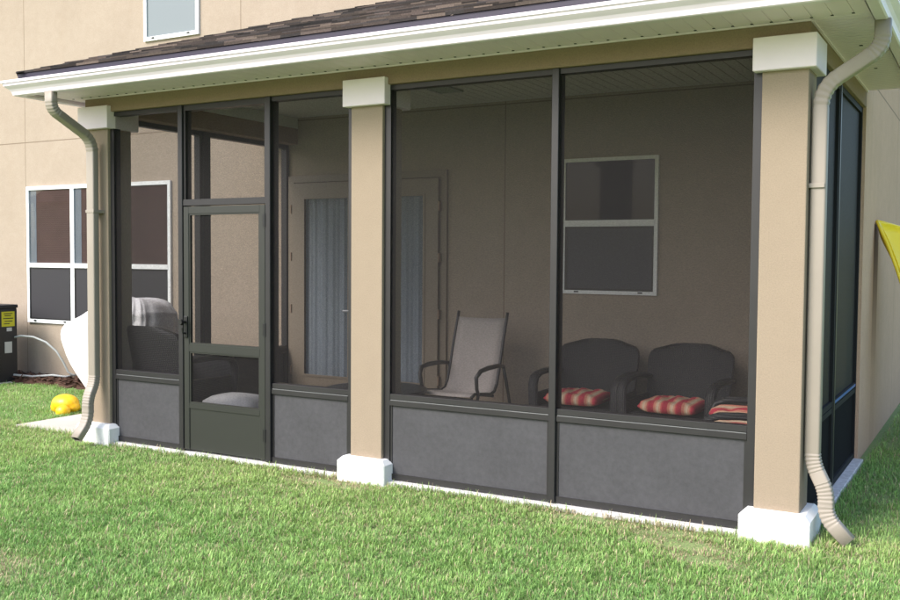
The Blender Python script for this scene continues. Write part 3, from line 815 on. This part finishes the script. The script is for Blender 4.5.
# ------------------------------------------------------------------ covered grill on the pad
t = thing('covered_grill', 'barbecue grill under a white fabric cover beside the left porch wall', 'grill', (-6.5, 1.3, -.03))
rows_ = [(-.025,-6.76,-6.10,1.06,1.58),(.10,-6.78,-6.09,1.05,1.59),(.25,-6.90,-6.08,1.03,1.60),(.45,-7.12,-6.05,1.01,1.61),(.62,-7.24,-6.03,1.00,1.62),(.74,-7.28,-6.0,1.0,1.62),(.82,-7.22,-6.0,1.0,1.62),(.86,-7.12,-5.99,.99,1.62),(.90,-7.02,-6.0,1.01,1.61),(.94,-6.93,-6.01,1.02,1.60),(.985,-6.84,-6.01,1.01,1.60),(1.0,-6.82,-6.03,1.03,1.58),(1.06,-6.76,-6.06,1.06,1.56),(1.10,-6.70,-6.12,1.10,1.51),(1.125,-6.62,-6.22,1.18,1.42)]
bm = B(); rings = []; n = 72
for z, a, b, c, d in rows_:
    ring_ = []
    for k in range(n):
        an = 2*PI*k/n; ct, stt = math.cos(an), math.sin(an)
        ex = .45
        px = (a+b)/2 + (b-a)/2*math.copysign(abs(ct)**ex, ct); py = (c+d)/2 + (d-c)/2*math.copysign(abs(stt)**ex, stt)
        fold = (.022*math.sin(an*11+z*2)+.018*math.sin(an*19+1.3-z*5)+.012*math.sin(an*31+z*3))*max(.45, 1-max(0, z-.5)/.6)
        cx_, cy_ = (a+b)/2, (c+d)/2; dd = Vector((px-cx_, py-cy_, 0)).normalized()
        ring_.append(bm.verts.new((px+dd.x*fold, py+dd.y*fold, z + .012*math.sin(an*5+z*9)*(z > .2) )))
    rings.append(ring_)
skin(bm, rings)
hem = [tuple(v.co) for v in rings[1]]
o = link('cover', bm, M['cover'], t, True)
hb = B(); tube(hb, [(x_, y_, z_) for x_, y_, z_ in hem] + [hem[0]], .010, 6); link('hem', hb, M['cover'], t, True); sb = o.modifiers.new('smooth', 'SUBSURF'); sb.levels = sb.render_levels = 1

# ------------------------------------------------------------------ air conditioner
t = thing('air_conditioner', 'dark outdoor air conditioner unit with yellow label at the left edge', 'air conditioner', (-9.87, 1.87, G))
bm = B(); box(bm, -10.25, -9.50, 1.47, 2.24, -.03, .885, .012, 2)
for k in range(16):
    z = .06+k*.045
    box(bm, -9.501, -9.490, 1.50, 2.00, z, z+.018); box(bm, -10.22, -9.53, 1.462, 1.471, z, z+.018)
link('cabinet', bm, M['ac'], t)
bm = B(); box(bm, -10.26, -9.49, 1.46, 2.25, .8855, .93, .012, 2); link('top', bm, M['ac'], t)
bm = B(); box(bm, -9.4995, -9.497, 2.02, 2.20, .66, .845); l_ = link('energy_label', bm, M['label_y'], t)
bm = B()
for zz, a, b in ((.815,2.05,2.17),(.79,2.06,2.15),(.755,2.04,2.18),(.72,2.06,2.17),(.69,2.05,2.13)): box(bm, -9.4965, -9.4955, a, b, zz, zz+.010)
link('label_lines', bm, M['ink'], l_)
bm = B(); box(bm, -9.4995, -9.497, 2.09, 2.16, .60, .645); link('sticker', bm, M['label_w'], t)
bm = B(); box(bm, -9.4995, -9.497, 2.06, 2.16, .33, .47); link('sticker', bm, M['label_w'], t)
bm = B()
tube(bm, [(-9.50,2.20,.52),(-9.42,2.23,.54),(-9.25,2.28,.53),(-9.08,2.33,.47),(-8.95,2.38,.36),(-8.87,2.42,.22),(-8.84,2.46,.10),(-8.80,2.50,.06),(-8.79,2.555,.05)], .013, 8)
link('conduit', bm, M['conduit'], t, True)
bm = B(); tube(bm, [(-9.50,2.18,.05),(-9.3,2.30,.03),(-9.0,2.36,.06),(-8.86,2.44,.04),(-8.84,2.55,.05)], .014, 8); link('line_set', bm, M['conduit'], t, True)
bm = B(); box(bm, -10.35, -9.42, 1.38, 2.34, G-.05, -.0305, .01); link('base_pad', bm, M['pad'], t)

# ------------------------------------------------------------------ yellow toy on the grass
TOYS = .93
t = thing('toy', 'lumpy yellow plastic toy on the grass beside the concrete pad', 'toy', (-7.0, .92, G))
def ell(bm, c, r, n=20, m_=14):
    rings = []
    for j in range(1, m_):
        a = PI*j/m_; rings.append([bm.verts.new((c[0]+r[0]*math.sin(a)*math.cos(2*PI*k/n), c[1]+r[1]*math.sin(a)*math.sin(2*PI*k/n), c[2]+r[2]*math.cos(a))) for k in range(n)])
    skin(bm, rings)
bm = B(); ell(bm, (-7.0,.95,.06), (.165,.13,.10)); ell(bm, (-7.07,.94,.02), (.105,.10,.08)); ell(bm, (-6.92,.96,.025), (.105,.09,.07)); ell(bm, (-7.02,.93,.095), (.09,.085,.05))
o = link('body', bm, M['yellow'], t, True); rm = o.modifiers.new('blend', 'REMESH'); rm.mode = 'VOXEL'; rm.voxel_size = .009; rm.use_smooth_shade = True
sm = o.modifiers.new('soften', 'SMOOTH'); sm.factor = .5; sm.iterations = 6
bm = B(); ell(bm, (-6.87,.815,.0), (.08,.075,.07)); link('head', bm, M['yellow'], t, True); t.scale = (TOYS,)*3

# ------------------------------------------------------------------ yellow slide beside the side wall
t = thing('slide', 'yellow moulded plastic slide with its tip against the shaded side wall', 'slide', (1.2, 3.4, G))
A = [(.262,3.36,1.885),(.305,3.30,1.80),(.36,3.24,1.69),(.435,3.18,1.50),(.54,3.12,1.20),(.68,3.08,.82),(.92,3.05,.48),(1.3,3.03,.2),(1.8,3.02,.03)]
Bb = [(.262,3.38,1.885),(.33,3.52,1.868),(.42,3.62,1.84),(.55,3.68,1.76),(.72,3.70,1.55),(.92,3.70,1.15),(1.15,3.69,.70),(1.45,3.68,.33),(1.85,3.67,.06)]
bm = B(); rows = []
for k in range(len(A)):
    a, b = Vector(A[k]), Vector(Bb[k]); row = []
    tdir = (Vector(A[min(k+1,8)])-Vector(A[max(k-1,0)])).normalized(); nrm = (b-a).cross(tdir).normalized() if (b-a).length > .03 else Vector((0,0,0))
    if nrm.z < 0: nrm = -nrm
    for i in range(13):
        s = i/12; sag = -.10*(4*s*(1-s))*min(1, (b-a).length/.4) + (.02 if i in (0,12) else 0)
        row.append(bm.verts.new(a.lerp(b, s) + nrm*sag))
    rows.append(row)
skin(bm, rows, False, False)
o = link('chute', bm, M['slide'], t, True)
so = o.modifiers.new('thickness', 'SOLIDIFY'); so.thickness = .02; sb = o.modifiers.new('smooth', 'SUBSURF'); sb.levels = sb.render_levels = 2
for P_ in (A, Bb):
    bm = B(); tube(bm, P_, .014, 8); link('rim', bm, M['slide'], t, True)

# ------------------------------------------------------------------ neighbour house across the yard (mirrored in the left window)
t = thing('neighbour_house', 'brown roofed neighbouring house mirrored in the wide left window', 'house', (-33, -24, G))
bm = B(); box(bm, -42, -24, -34, -22, -.3, 4.2); link('wall', bm, surf('neighbour_stucco', (.75,.46,.38), .9), t)
bm = B(); P = [(-42.5,-34.5),(-23.5,-34.5),(-23.5,-21.5),(-42.5,-21.5)]
v1 = [bm.verts.new((*p, 4.2)) for p in P]; r0 = bm.verts.new((-36,-28,9.6)); r1 = bm.verts.new((-30,-28,9.6))
bm.faces.new(v1[::-1]); bm.faces.new((v1[0], v1[1], r1, r0)); bm.faces.new((v1[1], v1[2], r1)); bm.faces.new((v1[2], v1[3], r0, r1)); bm.faces.new((v1[3], v1[0], r0))
link('roof', bm, surf('neighbour_roof', (.62,.27,.19), .9, .3, 3), t)

# ------------------------------------------------------------------ grass blades (one mesh, uncountable)
def vnoise(x, y, s, seed):
    r = np.random.default_rng(seed); gsz = 256; g_ = r.random((gsz, gsz))
    fx, fy = x/s + 1000.3, y/s + 1000.7; ix, iy = np.floor(fx).astype(int), np.floor(fy).astype(int); tx, ty = fx-ix, fy-iy
    tx = tx*tx*(3-2*tx); ty = ty*ty*(3-2*ty)
    a = g_[ix % gsz, iy % gsz]; b = g_[(ix+1) % gsz, iy % gsz]; c = g_[ix % gsz, (iy+1) % gsz]; d = g_[(ix+1) % gsz, (iy+1) % gsz]
    return (a*(1-tx)+b*tx)*(1-ty) + (c*(1-tx)+d*tx)*ty
def region(x0, x1, y0, y1, dens):
    n = int((x1-x0)*(y1-y0)*dens); return np.column_stack([rng.uniform(x0, x1, n), rng.uniform(y0, y1, n)])
edge_pts = np.vstack([region(-5.3, .35, -.075, -.024, 5200), region(.297, .39, -.05, 2.6, 4200), region(-6.85, -6.755, .1, 2.1, 3000), region(-6.8, -5.6, .06, .125, 4200)] + [region(a-.13, b+.13, -.15, -.075, 4000) for a, b in posts])
pts = np.vstack([region(-8.5, 1.6, -3.1, .25, 14500), region(-12.5, -5.6, .25, 2.2, 5000), region(.3, 2.3, .25, 3.2, 6500), region(.25, 3.0, 3.2, 8.5, 1800),
                 region(-13.5, -8.5, -3.1, .25, 1400), edge_pts, region(1.6, 3.5, -3.1, .25, 2200), region(2.3, 4.5, .25, 3.2, 900), region(-9, 3, -4.4, -3.1, 1500)])
x, y = pts[:, 0], pts[:, 1]
out = ((x > -5.585) & (x < .300) & (y > -.026)) | ((x > -6.76) & (x < -5.5) & (y > .12)) | ((x < .262) & (y > D-.01)) | ((x < -9.4) & (x > -10.36) & (y > 1.37))
for a, b in posts: out |= (x > a-.075) & (x < b+.075) & (y > -.08) & (y < .4)
out |= (x < -6.7) & (y > 2.12 + .08*np.sin(x*7))
pts = pts[~out]; x, y = pts[:, 0], pts[:, 1]
big = vnoise(x, y, .9, 1); mid = vnoise(x, y, .28, 2); fine = vnoise(x, y, .09, 3)
keep = rng.random(len(x)) < np.clip(.55 + .9*fine, .3, 1)
# worn patches
worn = np.zeros(len(x))
for cx_, cy_, rx, ry in ((-.52,-.16,.26,.10),(-.28,-.34,.22,.10),(-1.0,-.10,.22,.08),(-.12,-.55,.16,.09),(-3.5,-2.6,.4,.2),(-2.9,-.18,.3,.09)):
    worn = np.maximum(worn, np.exp(-(((x-cx_)/rx)**2+((y-cy_)/ry)**2)))
worn = np.clip(worn*(.55 + 1.3*vnoise(x, y, .07, 9)), 0, 1)
keep &= rng.random(len(x)) > worn*.82
pts = pts[keep]; x, y, big, mid, fine, worn = x[keep], y[keep], big[keep], mid[keep], fine[keep], worn[keep]
n = len(x)
ln = rng.uniform(.018, .048, n)*(.62+.30*mid+.5*fine)*(1-.55*worn); ln[rng.random(n) < .04] *= 1.45
edge = ((y < -.02) & (y > -.08) & (x < .4) & (x > -5.4)) | ((x > .32) & (x < .42)) | ((x < -5.6) & (x > -6.86) & (y < .13) & (y > .05)); ln = np.where(edge & (rng.random(n) < .5), rng.uniform(.03, .085, n), ln)
wd = rng.uniform(.0012, .0030, n); az = 2*PI*1.6*vnoise(x, y, .22, 5) + rng.normal(0, 1.9, n); lean = rng.beta(2.0, 1.9, n)*1.35
dx, dy = np.cos(az), np.sin(az)
near = np.exp(-np.maximum(-y, 0)/.55)     # drier, yellower close to the slab
g0 = np.array([.250,.435,.110]); g1 = np.array([.405,.575,.180]); g2 = np.array([.165,.345,.100]); tan = np.array([.56,.46,.29]); yel = np.array([.40,.50,.17])
mixv = np.clip(big*.7+mid*.5-.2+rng.normal(0, .18, n), 0, 1)[:, None]
col = g2*(1-mixv) + g1*mixv
col = col*.6 + g0*.4
yl = np.clip(near*.55*(x > -9)*(y < .3) + np.clip((big-.6)*1.5, 0, .25) + rng.normal(0, .12, n) - .1, 0, .85)[:, None]
col = col*(1-yl) + yel*yl
dead = rng.random(n) < np.clip(.10 + .10*near*(y < .3) + 1.1*worn + .10*(fine < .3), 0, .9)
col[dead] = tan*rng.uniform(.55, 1.15, (dead.sum(), 1))
col *= rng.uniform(.62, 1.38, (n, 1))
h1 = ln*.55; 
co = np.zeros((n, 5, 3)); z0 = np.full(n, G-.004)
px, py = -dy*wd, dx*wd
sl, cl_ = np.sin(lean*.6), np.cos(lean*.6); sl2, cl2 = np.sin(lean*1.25), np.cos(lean*1.25)
mx, my, mz = x+dx*h1*sl, y+dy*h1*sl, z0+h1*cl_
tx, ty, tz = mx+dx*(ln-h1)*sl2, my+dy*(ln-h1)*sl2, mz+(ln-h1)*cl2
co[:, 0] = np.column_stack([x-px*.8, y-py*.8, z0]); co[:, 1] = np.column_stack([x+px*.8, y+py*.8, z0])
co[:, 2] = np.column_stack([mx+px, my+py, mz]); co[:, 3] = np.column_stack([mx-px, my-py, mz]); co[:, 4] = np.column_stack([tx, ty, tz])
me = bpy.data.meshes.new('grass')
me.vertices.add(n*5); me.vertices.foreach_set('co', co.reshape(-1).astype(np.float32))
base = (np.arange(n)*5)[:, None]
lv = (base + np.array([0,1,2,3, 3,2,4])).reshape(-1).astype(np.int32)
me.loops.add(n*7); me.loops.foreach_set('vertex_index', lv)
me.polygons.add(n*2)
ls = ((np.arange(n)*7)[:, None] + np.array([0, 4])).reshape(-1).astype(np.int32)
me.polygons.foreach_set('loop_start', ls)
at = me.color_attributes.new('Col', 'FLOAT_COLOR', 'POINT')
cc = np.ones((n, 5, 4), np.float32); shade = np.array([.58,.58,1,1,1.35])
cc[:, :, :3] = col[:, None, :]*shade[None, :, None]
at.data.foreach_set('color', cc.reshape(-1))
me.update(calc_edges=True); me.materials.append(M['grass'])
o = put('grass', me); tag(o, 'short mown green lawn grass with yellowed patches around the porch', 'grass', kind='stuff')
print('grass blades', n)

# ------------------------------------------------------------------ camera
cx, cy, cz, yaw, pit, rol, f = 1.1842, -5.5891, 1.5514, .517, -.0438, .0069, 966.98
cxp, cyp, czp, yaw, pit, rol, f = CAM = (1.184184, -5.589127, 1.551398, .51700, -.04380, .00690, 966.9836)
fw = Vector((-math.sin(yaw)*math.cos(pit), math.cos(yaw)*math.cos(pit), math.sin(pit)))
r = Vector((math.cos(yaw), math.sin(yaw), 0)); u = r.cross(fw)
r2 = r*math.cos(rol) + u*math.sin(rol); u2 = -r*math.sin(rol) + u*math.cos(rol)
cam = bpy.data.cameras.new('camera'); co_ = bpy.data.objects.new('camera', cam); C.objects.link(co_)
mw = Matrix((r2, u2, -fw)).transposed().to_4x4(); mw.translation = (cxp, cyp, czp); co_.matrix_world = mw
cam.sensor_width = 36; cam.lens = f/900*36; cam.clip_end = 2000; cam.clip_start = .05
bpy.context.scene.camera = co_

# ------------------------------------------------------------------ light
S = Vector((-.50, -1, 1.0)).normalized()      # towards the sun
sun = bpy.data.lights.new('sun', 'SUN'); sun.energy = 3.2; sun.angle = math.radians(26); sun.color = (1, .975, .945)
so = bpy.data.objects.new('sun', sun); C.objects.link(so)
so.rotation_euler = (-S).to_track_quat('-Z', 'Y').to_euler(); so.location = S*30
w = bpy.data.worlds.new('World'); bpy.context.scene.world = w; w.use_nodes = True
nt = w.node_tree; nt.nodes.clear()
wo = nt.nodes.new('ShaderNodeOutputWorld'); bg = nt.nodes.new('ShaderNodeBackground'); sk = nt.nodes.new('ShaderNodeTexSky')
sk.sky_type = 'NISHITA'; sk.sun_disc = False; sk.sun_elevation = math.asin(S.z); sk.sun_rotation = math.atan2(S.x, S.y) % (2*PI)
sk.air_density = 1.0; sk.dust_density = 3.4; sk.ozone_density = 2.2
bg.inputs[1].default_value = .36
nt.links.new(sk.outputs[0], bg.inputs[0]); nt.links.new(bg.outputs[0], wo.inputs[0])
sc = bpy.context.scene
sc.view_settings.view_transform = 'Standard'; sc.view_settings.look = 'None'; sc.view_settings.exposure = 0; sc.view_settings.gamma = 1
sc.cycles.max_bounces = 8; sc.cycles.transparent_max_bounces = 16
